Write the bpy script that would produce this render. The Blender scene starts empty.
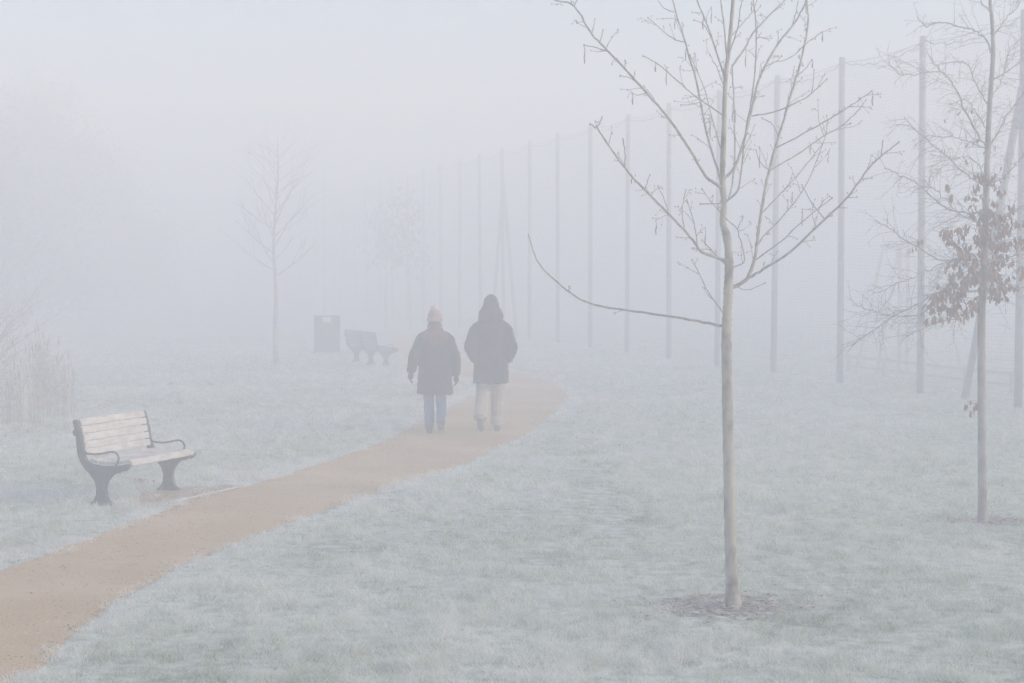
import bpy, bmesh, math, random
import numpy as np
from mathutils import Vector, Matrix

random.seed(7)
rng = np.random.default_rng(11)
S = bpy.context.scene
COL = S.collection
R = math.radians

# ------------------------------------------------------------------ camera model
F = 1680.0          # focal length in pixels of the 1024 px wide picture
CH = 2.1            # camera height
PITCH = math.atan(71.5 / F)
CP, SP = math.cos(PITCH), math.sin(PITCH)

def ray(px, py):
    u, v = (px - 512.0) / F, (341.5 - py) / F
    return Vector((u, CP + v * SP, -SP + v * CP))

def at(px, py, Y):
    """world point seen at a pixel of the photograph, Y metres into the scene"""
    d = ray(px, py)
    return Vector((0, 0, CH)) + d * (Y / d.y)

def gr(px, py):
    d = ray(px, py)
    t = -CH / d.z
    return Vector((d.x * t, d.y * t, 0))

# ------------------------------------------------------------------ noise
_H = rng.random((256, 256))
def vnoise(x, y):
    x = np.asarray(x, float); y = np.asarray(y, float)
    xi = np.floor(x).astype(int); yi = np.floor(y).astype(int)
    fx = x - xi; fy = y - yi
    fx = fx * fx * (3 - 2 * fx); fy = fy * fy * (3 - 2 * fy)
    a = _H[xi & 255, yi & 255]; b = _H[(xi + 1) & 255, yi & 255]
    c = _H[xi & 255, (yi + 1) & 255]; d = _H[(xi + 1) & 255, (yi + 1) & 255]
    return (a * (1 - fx) + b * fx) * (1 - fy) + (c * (1 - fx) + d * fx) * fy
def fbm(x, y, o=3):
    s = 0; a = .5; t = 0
    for k in range(o):
        s = s + a * vnoise(x * 2 ** k + 17.3 * k, y * 2 ** k + 5.1 * k); t += a; a *= .5
    return s / t
def gh(x, y):
    return (fbm(np.asarray(x) * .33, np.asarray(y) * .33, 2) - .5) * .07

# ------------------------------------------------------------------ materials
def mat(name, rough=.8, spec=.3):
    m = bpy.data.materials.new(name); m.use_nodes = True
    nt = m.node_tree
    b = nt.nodes['Principled BSDF']
    b.inputs['Roughness'].default_value = rough
    b.inputs['Specular IOR Level'].default_value = spec
    return m, nt, b

def noise_mat(name, c1, c2, scale=8., rough=.85, spec=.25, bump=.0, detail=6., stretch=(1, 1, 1), lo=.35, hi=.65,
              c3=None, scale3=1.5, lo3=.5, hi3=.7, bscale=None, bdist=.01):
    m, nt, b = mat(name, rough, spec)
    N, L = nt.nodes, nt.links
    tc = N.new('ShaderNodeTexCoord'); mp = N.new('ShaderNodeMapping')
    mp.inputs['Scale'].default_value = stretch
    L.new(tc.outputs['Object'], mp.inputs['Vector'])
    n = N.new('ShaderNodeTexNoise'); n.inputs['Scale'].default_value = scale; n.inputs['Detail'].default_value = detail
    L.new(mp.outputs[0], n.inputs['Vector'])
    r = N.new('ShaderNodeValToRGB')
    r.color_ramp.elements[0].position = lo; r.color_ramp.elements[0].color = (*c1, 1)
    r.color_ramp.elements[1].position = hi; r.color_ramp.elements[1].color = (*c2, 1)
    L.new(n.outputs['Fac'], r.inputs['Fac'])
    out = r.outputs['Color']
    if c3:
        n3 = N.new('ShaderNodeTexNoise'); n3.inputs['Scale'].default_value = scale3; n3.inputs['Detail'].default_value = 5
        L.new(tc.outputs['Object'], n3.inputs['Vector'])
        mr = N.new('ShaderNodeMapRange'); mr.inputs['From Min'].default_value = lo3; mr.inputs['From Max'].default_value = hi3
        L.new(n3.outputs['Fac'], mr.inputs['Value'])
        mx = N.new('ShaderNodeMix'); mx.data_type = 'RGBA'
        L.new(mr.outputs[0], mx.inputs['Factor']); L.new(out, mx.inputs['A']); mx.inputs['B'].default_value = (*c3, 1)
        out = mx.outputs['Result']
    L.new(out, b.inputs['Base Color'])
    if bump:
        nb = n
        if bscale:
            nb = N.new('ShaderNodeTexNoise'); nb.inputs['Scale'].default_value = bscale; nb.inputs['Detail'].default_value = 5
            L.new(mp.outputs[0], nb.inputs['Vector'])
        bp = N.new('ShaderNodeBump'); bp.inputs['Strength'].default_value = bump; bp.inputs['Distance'].default_value = bdist
        L.new(nb.outputs['Fac'], bp.inputs['Height']); L.new(bp.outputs[0], b.inputs['Normal'])
    return m

M = {}
M['ground'] = noise_mat('frosty_ground', (.32, .35, .27), (.64, .67, .61), 9, bump=.5, bscale=30, bdist=.02,
                        c3=(.54, .58, .51), scale3=.35)
M['path'] = noise_mat('hoggin_path', (.44, .285, .135), (.70, .495, .285), 60, bump=.5, bscale=120, bdist=.006, lo=.3, hi=.7,
                      c3=(.70, .52, .34), scale3=.8, lo3=.44, hi3=.75)
M['gravel'] = noise_mat('grit', (.22, .16, .11), (.74, .66, .56), 9, detail=2, lo=.38, hi=.62)
M['litter'] = noise_mat('litter', (.16, .11, .085), (.66, .63, .61), 14, detail=2, lo=.4, hi=.62)
M['soil'] = noise_mat('bare_soil', (.20, .155, .125), (.62, .59, .56), 26, bump=.8, bscale=40, bdist=.03, lo=.38, hi=.72)
M['soil_worn'] = noise_mat('worn_soil', (.36, .25, .15), (.58, .46, .34), 22, bump=.7, bscale=45, bdist=.02)
M['bark'] = noise_mat('young_bark', (.15, .135, .11), (.42, .40, .35), 16, lo=.32, hi=.58, bump=.9, stretch=(1, 1, .5), bdist=.004,
                      c3=(.42, .40, .34), scale3=4.5, lo3=.48, hi3=.62)
M['twig'] = noise_mat('frosty_twig', (.25, .235, .21), (.46, .445, .42), 30, bump=.2, bdist=.002,
                      c3=(.44, .44, .44), scale3=14, lo3=.52, hi3=.68)
M['twig_far'] = noise_mat('dark_twig', (.31, .30, .30), (.50, .49, .49), 10)
M['oak_bark'] = noise_mat('oak_bark', (.18, .165, .155), (.36, .34, .33), 18, bump=.5, stretch=(1, 1, .3), bdist=.004,
                          c3=(.40, .40, .39), scale3=6, lo3=.5, hi3=.7)
M['leaf'] = noise_mat('dead_leaf', (.24, .135, .105), (.39, .25, .20), 9, c3=(.46, .42, .40), scale3=24, lo3=.56, hi3=.78)
M['twig_oak'] = noise_mat('frosted_oak_twig', (.24, .22, .21), (.46, .45, .44), 30)
M['foliage'] = noise_mat('dark_evergreen', (.03, .04, .03), (.08, .09, .07), 3)
M['leaf_far'] = noise_mat('dark_leaf', (.22, .18, .155), (.32, .27, .24), 9)
M['catkin'] = noise_mat('catkin', (.2, .17, .14), (.4, .37, .34), 40)
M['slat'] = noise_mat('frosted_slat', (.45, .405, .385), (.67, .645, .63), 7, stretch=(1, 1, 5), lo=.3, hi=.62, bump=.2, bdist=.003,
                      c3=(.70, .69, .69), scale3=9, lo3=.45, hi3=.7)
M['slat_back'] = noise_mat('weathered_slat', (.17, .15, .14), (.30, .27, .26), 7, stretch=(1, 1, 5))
M['iron'] = noise_mat('green_cast_iron', (.035, .05, .055), (.075, .095, .10), 18, rough=.6, spec=.4,
                      c3=(.17, .2, .21), scale3=30, lo3=.6, hi3=.8)
M['bin'] = noise_mat('bin_panel', (.05, .05, .048), (.085, .085, .082), 6, rough=.6)
M['bin_dark'] = noise_mat('bin_inside', (.5, .5, .5), (.62, .62, .63), 6)
M['pole'] = noise_mat('fence_pole', (.21, .21, .215), (.32, .32, .32), 6, stretch=(1, 1, .15), rough=.7,
                      c3=(.42, .43, .45), scale3=9, lo3=.55, hi3=.75)
M['net'] = noise_mat('frosted_net', (.30, .31, .32), (.52, .54, .56), 9)
M['pale'] = noise_mat('pale_paint', (.55, .53, .5), (.72, .7, .67), 5)
M['rail'] = noise_mat('weathered_rail', (.5, .5, .5), (.66, .66, .66), 7)
M['reed'] = noise_mat('dry_reed', (.46, .40, .375), (.70, .65, .63), 12)
M['board'] = noise_mat('frosted_board', (.5, .44, .38), (.78, .76, .74), 9, lo=.3, hi=.55)
M['skin'] = noise_mat('skin', (.42, .25, .18), (.5, .31, .24), 12, rough=.55)
M['hair'] = noise_mat('hair', (.05, .035, .025), (.1, .07, .05), 60, stretch=(1, 1, .1))
M['coat_w'] = noise_mat('dark_plum_coat', (.017, .015, .025), (.036, .031, .045), 5, rough=.75, bump=.3, bdist=.01)
M['hood_w'] = noise_mat('brown_hood', (.115, .06, .055), (.18, .10, .09), 9, rough=.9)
M['hat'] = noise_mat('pink_knit', (.36, .22, .22), (.55, .40, .39), 40, stretch=(1, 1, .25), rough=1, bump=.6, bdist=.01)
M['pom'] = noise_mat('pale_pompom', (.55, .45, .44), (.72, .64, .63), 60, rough=1, bump=1, bdist=.01)
M['jeans'] = noise_mat('blue_jeans', (.05, .115, .225), (.11, .205, .35), 7, rough=.9, lo=.3, hi=.7)
M['glove'] = noise_mat('dark_glove', (.03, .026, .026), (.06, .05, .05), 20)
M['shoe_w'] = noise_mat('brown_boot', (.05, .04, .036), (.09, .07, .06), 20, rough=.6)
M['coat_m'] = noise_mat('charcoal_jacket', (.011, .015, .024), (.024, .030, .042), 5, rough=.7, bump=.3, bdist=.01)
M['trous_m'] = noise_mat('stone_trousers', (.42, .35, .30), (.58, .50, .44), 7, rough=.9, lo=.3, hi=.7)
M['shoe_m'] = noise_mat('pale_trainer', (.20, .18, .17), (.34, .31, .29), 16, rough=.6)
M['sole'] = noise_mat('shoe_sole', (.07, .06, .06), (.13, .12, .11), 20)
M['eye'] = noise_mat('eye', (.6, .6, .6), (.7, .7, .7), 3, rough=.2)

# grass blades: colour varies from blade to blade (frost amount), stored per vertex
m, nt, b = mat('frosted_grass', .9, .2)
a_ = nt.nodes.new('ShaderNodeAttribute'); a_.attribute_name = 'frost'
r_ = nt.nodes.new('ShaderNodeValToRGB')
r_.color_ramp.elements[0].color = (.27, .30, .21, 1)
r_.color_ramp.elements[1].color = (.93, .92, .89, 1)
e_ = r_.color_ramp.elements.new(.42); e_.color = (.67, .72, .60, 1)
nt.links.new(a_.outputs['Fac'], r_.inputs['Fac']); nt.links.new(r_.outputs['Color'], b.inputs['Base Color'])
tr_ = nt.nodes.new('ShaderNodeBsdfTranslucent'); mx_ = nt.nodes.new('ShaderNodeMixShader'); mx_.inputs[0].default_value = .38
nt.links.new(r_.outputs['Color'], tr_.inputs['Color']); nt.links.new(b.outputs[0], mx_.inputs[1]); nt.links.new(tr_.outputs[0], mx_.inputs[2])
nt.links.new(mx_.outputs[0], nt.nodes['Material Output'].inputs['Surface'])
M['grass'] = m

# ------------------------------------------------------------------ object helpers
def tag(o, label=None, cat=None, group=None, kind=None):
    if label: o['label'] = label
    if cat: o['category'] = cat
    if group: o['group'] = group
    if kind: o['kind'] = kind
    return o

def empty(name, loc, label, cat, group=None, rz=0):
    o = bpy.data.objects.new(name, None); COL.objects.link(o)
    o.location = loc; o.rotation_euler = (0, 0, rz); o.empty_display_size = .2
    return tag(o, label, cat, group)

def mesh_obj(name, V, Fc, material, parent=None, smooth=True, loc=None):
    me = bpy.data.meshes.new(name)
    me.from_pydata([tuple(v) for v in V], [], Fc); me.update()
    if smooth:
        me.polygons.foreach_set('use_smooth', [True] * len(me.polygons))
    me.materials.append(material)
    o = bpy.data.objects.new(name, me); COL.objects.link(o)
    if parent: o.parent = parent
    if loc is not None: o.location = loc
    return o

class MB:
    def __init__(s): s.v = []; s.f = []
    def add(s, v, f):
        k = len(s.v); s.v += [Vector(p) for p in v]; s.f += [tuple(i + k for i in q) for q in f]
    def box(s, x0, x1, y0, y1, z0, z1, bev=.0):
        if bev:
            bm = bmesh.new()
            bmesh.ops.create_cube(bm, size=1)
            for q in bm.verts:
                q.co = Vector(((x0 + x1) / 2 + q.co.x * (x1 - x0), (y0 + y1) / 2 + q.co.y * (y1 - y0), (z0 + z1) / 2 + q.co.z * (z1 - z0)))
            bmesh.ops.bevel(bm, geom=bm.edges[:], offset=bev, segments=2, affect='EDGES')
            bm.verts.index_update()
            s.add([q.co.copy() for q in bm.verts], [[q.index for q in f.verts] for f in bm.faces]); bm.free()
            return
        v = [(x0, y0, z0), (x1, y0, z0), (x1, y1, z0), (x0, y1, z0), (x0, y0, z1), (x1, y0, z1), (x1, y1, z1), (x0, y1, z1)]
        s.add(v, [(0, 3, 2, 1), (4, 5, 6, 7), (0, 1, 5, 4), (1, 2, 6, 5), (2, 3, 7, 6), (3, 0, 4, 7)])
    def tube(s, P, rad, n=6, cap=True, ell=None):
        P = [Vector(p) for p in P]
        if len(P) < 2: return
        k0 = len(s.v)
        T = []
        for i in range(len(P)):
            t = P[min(i + 1, len(P) - 1)] - P[max(i - 1, 0)]
            T.append(t.normalized() if t.length > 1e-9 else Vector((0, 0, 1)))
        ref = Vector((1, 0, 0)) if abs(T[0].x) < .9 else Vector((0, 1, 0))
        nrm = (ref - T[0] * ref.dot(T[0])).normalized()
        for i, p in enumerate(P):
            nrm = (nrm - T[i] * nrm.dot(T[i])).normalized()
            bn = T[i].cross(nrm)
            for j in range(n):
                a = 2 * math.pi * j / n
                s.v.append(p + (nrm * math.cos(a) + bn * math.sin(a)) * rad[i])
        for i in range(len(P) - 1):
            for j in range(n):
                a = k0 + i * n + j; b2 = k0 + i * n + (j + 1) % n
                s.f.append((a, b2, b2 + n, a + n))
        if cap:
            s.f.append(tuple(k0 + j for j in reversed(range(n))))
            s.f.append(tuple(k0 + (len(P) - 1) * n + j for j in range(n)))
    def loft(s, rings, n=20):
        """rings: (x, y, z, rx, ry) horizontal ellipses from the top or bottom"""
        k0 = len(s.v)
        for (x, y, z, rx, ry) in rings:
            for j in range(n):
                a = 2 * math.pi * j / n
                s.v.append(Vector((x + rx * math.cos(a), y + ry * math.sin(a), z)))
        for i in range(len(rings) - 1):
            for j in range(n):
                a = k0 + i * n + j; b2 = k0 + i * n + (j + 1) % n
                s.f.append((a, b2, b2 + n, a + n))
        s.f.append(tuple(k0 + j for j in reversed(range(n))))
        s.f.append(tuple(k0 + (len(rings) - 1) * n + j for j in range(n)))
    def ball(s, c, r, nu=12, nv=8):
        c = Vector(c)
        rings = []
        k0 = len(s.v)
        for i in range(1, nv):
            th = math.pi * i / nv
            for j in range(nu):
                a = 2 * math.pi * j / nu
                s.v.append(c + Vector((r[0] * math.sin(th) * math.cos(a), r[1] * math.sin(th) * math.sin(a), r[2] * math.cos(th))))
        top = len(s.v); s.v.append(c + Vector((0, 0, r[2]))); bot = len(s.v); s.v.append(c - Vector((0, 0, r[2])))
        for i in range(nv - 2):
            for j in range(nu):
                a = k0 + i * nu + j; b2 = k0 + i * nu + (j + 1) % nu
                s.f.append((a, a + nu, b2 + nu, b2))
        for j in range(nu):
            s.f.append((top, k0 + j, k0 + (j + 1) % nu))
            s.f.append((bot, k0 + (nv - 2) * nu + (j + 1) % nu, k0 + (nv - 2) * nu + j))
    def build(s, name, material, parent=None, smooth=True, loc=None):
        return mesh_obj(name, s.v, s.f, material, parent, smooth, loc)

def spline(P, per=4):
    """Catmull-Rom through the points (any dimension, numpy)"""
    P = np.array(P, float)
    Q = np.vstack([2 * P[0] - P[1], P, 2 * P[-1] - P[-2]])
    out = []
    for i in range(1, len(Q) - 2):
        for k in range(per):
            t = k / per
            out.append(.5 * (2 * Q[i] + (Q[i + 1] - Q[i - 1]) * t + (2 * Q[i - 1] - 5 * Q[i] + 4 * Q[i + 1] - Q[i + 2]) * t * t
                             + (3 * Q[i] - Q[i - 1] - 3 * Q[i + 1] + Q[i + 2]) * t ** 3))
    out.append(P[-1])
    return np.array(out)

def copy_tree(o, parent=None):
    c = o.copy(); COL.objects.link(c)
    if parent: c.parent = parent
    for ch in list(o.children): copy_tree(ch, c)
    return c

# ------------------------------------------------------------------ ground
def graded(lo, hi, step, ext):
    a = list(np.arange(lo, hi + 1e-6, step)); d = step; x = a[-1]; r = []
    while x < ext: d *= 1.5; x += d; r.append(x)
    d = step; x = a[0]; l = []
    while x > -ext: d *= 1.5; x -= d; l.append(x)
    return np.array(l[::-1] + a + r)
gx = graded(-16, 16, .2, 280); gy = graded(5, 50, .2, 280)
X, Yg = np.meshgrid(gx, gy)
Zg = gh(X, Yg)
nx = len(gx)
V = np.stack([X.ravel(), Yg.ravel(), Zg.ravel()], 1)
Fc = [(j * nx + i, j * nx + i + 1, (j + 1) * nx + i + 1, (j + 1) * nx + i) for j in range(len(gy) - 1) for i in range(nx - 1)]
tag(mesh_obj('ground', V, Fc, M['ground']), kind='structure')

# path
PL = [(-140, 625), (0, 570), (60, 549), (120, 528), (200, 502), (260, 485), (320, 464), (380, 443), (430, 418), (462, 402), (480, 391),
      (478, 383), (455, 376), (430, 371), (412, 364), (402, 355), (394, 345), (388, 335)]
PR = [(-250, 830), (15, 683), (70, 637), (110, 608), (180, 566), (240, 543), (300, 521), (370, 498), (430, 476), (490, 452), (540, 425),
      (566, 402), (562, 388), (540, 379), (505, 371), (470, 360), (440, 347), (424, 336)]
wl = spline([gr(*p)[:2] for p in PL], 10); wr = spline([gr(*p)[:2] for p in PR], 10)
n_ = len(wl)
jit = lambda k: np.array([(fbm(np.array(i * .9 + k), np.array(k * 3.), 2) - .5) * .16 for i in range(n_)])
d = (wr - wl); dl = np.linalg.norm(d, axis=1)[:, None]; d = d / dl
PLW = wl + d * jit(1.7)[:, None]; PRW = wr + d * jit(9.1)[:, None]
NC = 9
V = []
for i in range(n_):
    for k in range(NC):
        p = PLW[i] * (1 - k / (NC - 1)) + PRW[i] * (k / (NC - 1))
        V.append((p[0], p[1], float(gh(p[0], p[1])) + .007))
Fc = [(i * NC + k, i * NC + k + 1, (i + 1) * NC + k + 1, (i + 1) * NC + k) for i in range(n_ - 1) for k in range(NC - 1)]
tag(mesh_obj('path', V, Fc, M['path']), kind='structure')
POLY = np.vstack([PLW, PRW[::-1]])

def pdist(x, y):
    d = np.full(len(x), 9.)
    for E in (PLW, PRW):
        for p in E[::2]: d = np.minimum(d, (x - p[0]) ** 2 + (y - p[1]) ** 2)
    return np.sqrt(d)

def inside(x, y, poly):
    c = np.zeros(len(x), bool)
    j = len(poly) - 1
    for i in range(len(poly)):
        xi, yi = poly[i]; xj, yj = poly[j]
        cond = ((yi > y) != (yj > y))
        if cond.any():
            c ^= cond & (x < (xj - xi) * (y - yi) / (yj - yi + 1e-12) + xi)
        j = i
    return c

# bare patches: round the two near trees, and worn ground in front of the near bench
T1 = gr(734, 605); T2 = gr(983, 526)
def patch(name, c, rx, ry, material, ang=0, seed=0):
    V = [(0, 0, 0)]; n = 40; Fc = []
    for rr in (.35, .7, 1):
        for j in range(n):
            a = 2 * math.pi * j / n
            k = 1 + .35 * (float(fbm(np.array(math.cos(a) * 1.7 + seed), np.array(math.sin(a) * 1.7 + seed), 3)) - .5) * 2 * rr
            x, y = rx * rr * k * math.cos(a), ry * rr * k * math.sin(a)
            V.append((x * math.cos(ang) - y * math.sin(ang), x * math.sin(ang) + y * math.cos(ang), 0))
    for j in range(n): Fc.append((0, 1 + j, 1 + (j + 1) % n))
    for q in range(2):
        for j in range(n):
            a, b2 = 1 + q * n + j, 1 + q * n + (j + 1) % n
            Fc.append((a, a + n, b2 + n, b2))
    W = [(v[0] + c[0], v[1] + c[1], float(gh(v[0] + c[0], v[1] + c[1])) + .0045) for v in V]
    tag(mesh_obj(name, W, Fc, material), kind='structure')
    return np.array([W[1 + 2 * n + j][:2] for j in range(n)])
P1 = patch('bare_soil', T1 + Vector((-.05, .05, 0)), .44, .36, M['soil'], seed=3)
P2 = patch('bare_soil', T2 + Vector((.22, .1, 0)), .48, .3, M['soil'], seed=8)
P3 = patch('bare_soil', gr(186, 497), .40, .72, M['soil_worn'], ang=-.3, seed=5)

# ------------------------------------------------------------------ grass (one object, nobody could count it)
def scatter(y0, y1, dens, margin=1.6):
    xm = .31 * y1 + margin
    n = int(dens * 2 * xm * (y1 - y0))
    x = rng.uniform(-xm, xm, n); y = rng.uniform(y0, y1, n)
    k = np.abs(x) < .31 * y + margin
    return x[k], y[k]
bands = [(7.3, 10.5, 950, .0025, 12), (10.5, 14, 700, .0030, 11), (14, 20, 460, .0040, 10), (20, 30, 200, .0066, 9), (30, 48, 65, .012, 7), (48, 70, 10, .03, 5)]
VV, FF, CC = [], [], []
base = 0
foot = [gr(*p) for p in [(570, 452), (582, 463), (576, 476), (594, 486), (588, 497), (604, 508), (560, 440), (612, 520), (596, 530), (566, 430), (574, 441), (600, 498), (584, 474), (556, 425), (620, 533), (300, 560), (330, 548), (520, 515), (540, 560)]]
for (y0, y1, dens, w, nb) in bands:
    x, y = scatter(y0, y1, dens)
    edge_n = (fbm(x * 2.2, y * 2.2, 2) - .5) * .2 + (fbm(x * 8, y * 8, 2) - .5) * .2 + rng.normal(0, .025, len(x))
    keep = ~inside(x + edge_n, y + edge_n * .3, POLY)
    for Pp in (P1, P2):
        keep &= ~(inside(x, y, Pp) & (rng.random(len(x)) < .52 + .42 * (fbm(x * 9, y * 9, 2) > .47)))
    keep &= ~(inside(x, y, P3) & (rng.random(len(x)) < .78))
    hol = fbm(x * 5.5 + 3, y * 5.5, 3) * .6 + fbm(x * 1.6 + 31, y * 1.6, 2) * .4
    keep &= rng.random(len(x)) < np.clip((hol - .25) * 5.5, .42, 1)
    x, y = x[keep], y[keep]
    nt_ = len(x)
    tuft_h = np.repeat(np.exp(rng.normal(0, .32, nt_)), nb); tuft_f = np.repeat(rng.normal(0, .20, nt_), nb)
    tuft_a = np.repeat(rng.uniform(0, 6.283, nt_), nb)
    # repeat into blades
    bx = np.repeat(x, nb) + rng.normal(0, .022 + w * 1.4, nt_ * nb); by = np.repeat(y, nb) + rng.normal(0, .022 + w * 1.4, nt_ * nb)
    n = len(bx)
    clump = fbm(bx * 4.2, by * 4.2, 3)
    big = fbm(bx * .45 + 40, by * .45, 3)
    H = (.013 + .042 * np.clip((clump - .30) * 2.2, 0, 1.1)) * rng.uniform(.55, 1.25, n) * (.75 + .5 * big) * tuft_h
    for fpt in foot:
        dd = np.hypot(bx - fpt.x, (by - fpt.y) * .6)
        H *= 1 - .85 * np.exp(-(dd / .2) ** 2)
    comb = fbm(bx * .9 + 9, by * .9 + 3, 2) * 12.
    ang = tuft_a + rng.normal(0, 1.1, n)
    tread = np.zeros(n)
    for fpt in foot: tread = np.maximum(tread, np.exp(-(np.hypot(bx - fpt.x, (by - fpt.y) * .6) / .22) ** 2))
    lean = rng.uniform(.4, 1.9, n) * H
    fang = rng.uniform(0, 2 * math.pi, n)
    dx, dy = np.cos(ang) * lean, np.sin(ang) * lean
    wx, wy = np.cos(fang) * w * .5, np.sin(fang) * w * .5
    z = gh(bx, by) - .004
    v = np.empty((n, 5, 3))
    v[:, 0] = np.stack([bx - wx, by - wy, z], 1); v[:, 1] = np.stack([bx + wx, by + wy, z], 1)
    v[:, 2] = np.stack([bx - wx * .8 + dx * .38, by - wy * .8 + dy * .38, z + H * .68], 1)
    v[:, 3] = np.stack([bx + wx * .8 + dx * .38, by + wy * .8 + dy * .38, z + H * .68], 1)
    v[:, 4] = np.stack([bx + dx, by + dy, z + H], 1)
    edge = np.exp(-(pdist(bx, by) / .22) ** 2)
    fr = np.clip(.70 + .75 * (big - .5) + .75 * (fbm(bx * 7.5 + 77, by * 6, 3) - .5) + .35 * (fbm(bx * 1.7 + 7, by * 1.5, 2) - .5) + rng.normal(0, .15, n) + tuft_f + .55 * edge - .6 * tread, 0, 1)
    VV.append(v.reshape(-1, 3)); CC.append(np.repeat(fr, 5))
    k = base + np.arange(n) * 5
    FF.append(np.stack([k, k + 1, k + 3, k, k + 3, k + 2, k + 2, k + 3, k + 4], 1).reshape(-1, 3))
    base += n * 5
VV = np.concatenate(VV); FF = np.concatenate(FF); CC = np.concatenate(CC)
me = bpy.data.meshes.new('grass')
me.vertices.add(len(VV)); me.vertices.foreach_set('co', VV.ravel().astype(np.float32))
me.loops.add(FF.size); me.loops.foreach_set('vertex_index', FF.ravel().astype(np.int32))
me.polygons.add(len(FF)); me.polygons.foreach_set('loop_start', (np.arange(len(FF)) * 3).astype(np.int32))
me.update(calc_edges=True)
at_ = me.attributes.new('frost', 'FLOAT', 'POINT'); at_.data.foreach_set('value', CC.astype(np.float32))
me.materials.append(M['grass'])
o = bpy.data.objects.new('grass', me); COL.objects.link(o); tag(o, 'short frosted grass covering the park ground', 'grass', kind='stuff')
print('grass tris', len(FF))

def flecks(name, pts, smin, smax, material, label, cat, flat=.55):
    n = len(pts); pts = np.array(pts)
    base_ = np.array([(1, 0, 0), (0, 1, 0), (-1, 0, 0), (0, -1, 0), (0, 0, 1.), (0, 0, -1.)])
    a = rng.uniform(0, 6.283, n); sz = rng.uniform(smin, smax, n) * np.exp(rng.normal(0, .25, n))
    sx, sy = sz * rng.uniform(.7, 1.3, n), sz * rng.uniform(.5, 1, n)
    V = np.empty((n, 6, 3))
    for k, (bx_, by_, bz_) in enumerate(base_):
        V[:, k, 0] = pts[:, 0] + np.cos(a) * bx_ * sx - np.sin(a) * by_ * sy + rng.normal(0, .12, n) * sz
        V[:, k, 1] = pts[:, 1] + np.sin(a) * bx_ * sx + np.cos(a) * by_ * sy + rng.normal(0, .12, n) * sz
        V[:, k, 2] = pts[:, 2] + bz_ * sz * flat + rng.normal(0, .12, n) * sz * flat
    f = [(0, 1, 4), (1, 2, 4), (2, 3, 4), (3, 0, 4), (1, 0, 5), (2, 1, 5), (3, 2, 5), (0, 3, 5)]
    tag(mesh_obj(name, V.reshape(-1, 3), [tuple(6 * i + q for q in t_) for i in range(n) for t_ in f], material, smooth=False), label, cat, kind='stuff')
gp = []
for i in range(n_ - 1):
    y_ = (PLW[i][1] + PRW[i][1]) / 2
    if not 6 < y_ < 30: continue
    for _ in range(int((620 if y_ < 14 else 240) * np.linalg.norm(PLW[i + 1] - PLW[i] + PRW[i + 1] - PRW[i]) * .5)):
        u, v = rng.random(), rng.random()
        if rng.random() < .35: u = rng.choice([abs(rng.normal(0, .07)), 1 - abs(rng.normal(0, .07))])
        p = (PLW[i] * (1 - v) + PLW[i + 1] * v) * (1 - u) + (PRW[i] * (1 - v) + PRW[i + 1] * v) * u
        gp.append((p[0], p[1], float(gh(p[0], p[1])) + .008))
flecks('gravel', gp, .003, .0085, M['gravel'], 'loose grit scattered over the sandy path', 'gravel')
lp = []
for c, rx, ry, k in ((T1, .30, .24, 420), (T2 + Vector((.15, .05, 0)), .34, .22, 260)):
    for _ in range(k):
        x, y = c.x + rng.normal(0, rx), c.y + rng.normal(0, ry)
        lp.append((x, y, float(gh(x, y)) + rng.uniform(.006, .022)))
flecks('leaf_litter', lp, .009, .026, M['litter'], 'frosted leaf litter scattered round the two near trunks', 'leaf litter', .22)

# ------------------------------------------------------------------ trees
class Tree:
    """branches traced in picture pixels at the tree's own distance, each running towards or away from the viewer as well"""
    def __init__(s, Y, seed):
        s.Y = Y; s.rnd = random.Random(seed); s.br = []; s.pts = []
    def add(s, pix, w0, w1, per=5, k=None, trunk=False, wob=.22):
        k = s.rnd.uniform(-.75, .75) if k is None else k
        p0 = pix[0]; Y0 = s.Y; start = None
        if s.pts and not trunk:
            q = min(s.pts, key=lambda a: (a[0] - p0[0]) ** 2 + (a[1] - p0[1]) ** 2)
            Y0 = q[2]
            if math.hypot(q[0] - p0[0], q[1] - p0[1]) < 14: pix = [(q[0], q[1])] + list(pix[1:] if len(pix) > 2 else pix[-1:])
        sp = spline(pix, per)
        L = 0; W = []; out = []
        n = len(sp)
        for i, (x, y) in enumerate(sp):
            if i: L += math.hypot(x - sp[i - 1][0], y - sp[i - 1][1])
            if i and i < n - 1 and not trunk:
                x += s.rnd.gauss(0, wob); y += s.rnd.gauss(0, wob)
            Yd = Y0 + k * L * Y0 / F * (1 - .25 * min(1, L / 400))
            s.pts.append((x, y, Yd)); out.append(at(x, y, Yd)); t = i / (n - 1)
            W.append((w0 + (w1 - w0) * t ** .85) * (.5 if trunk else .34) * s.Y / F)
        s.br.append((out, W))
        return out, W

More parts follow.
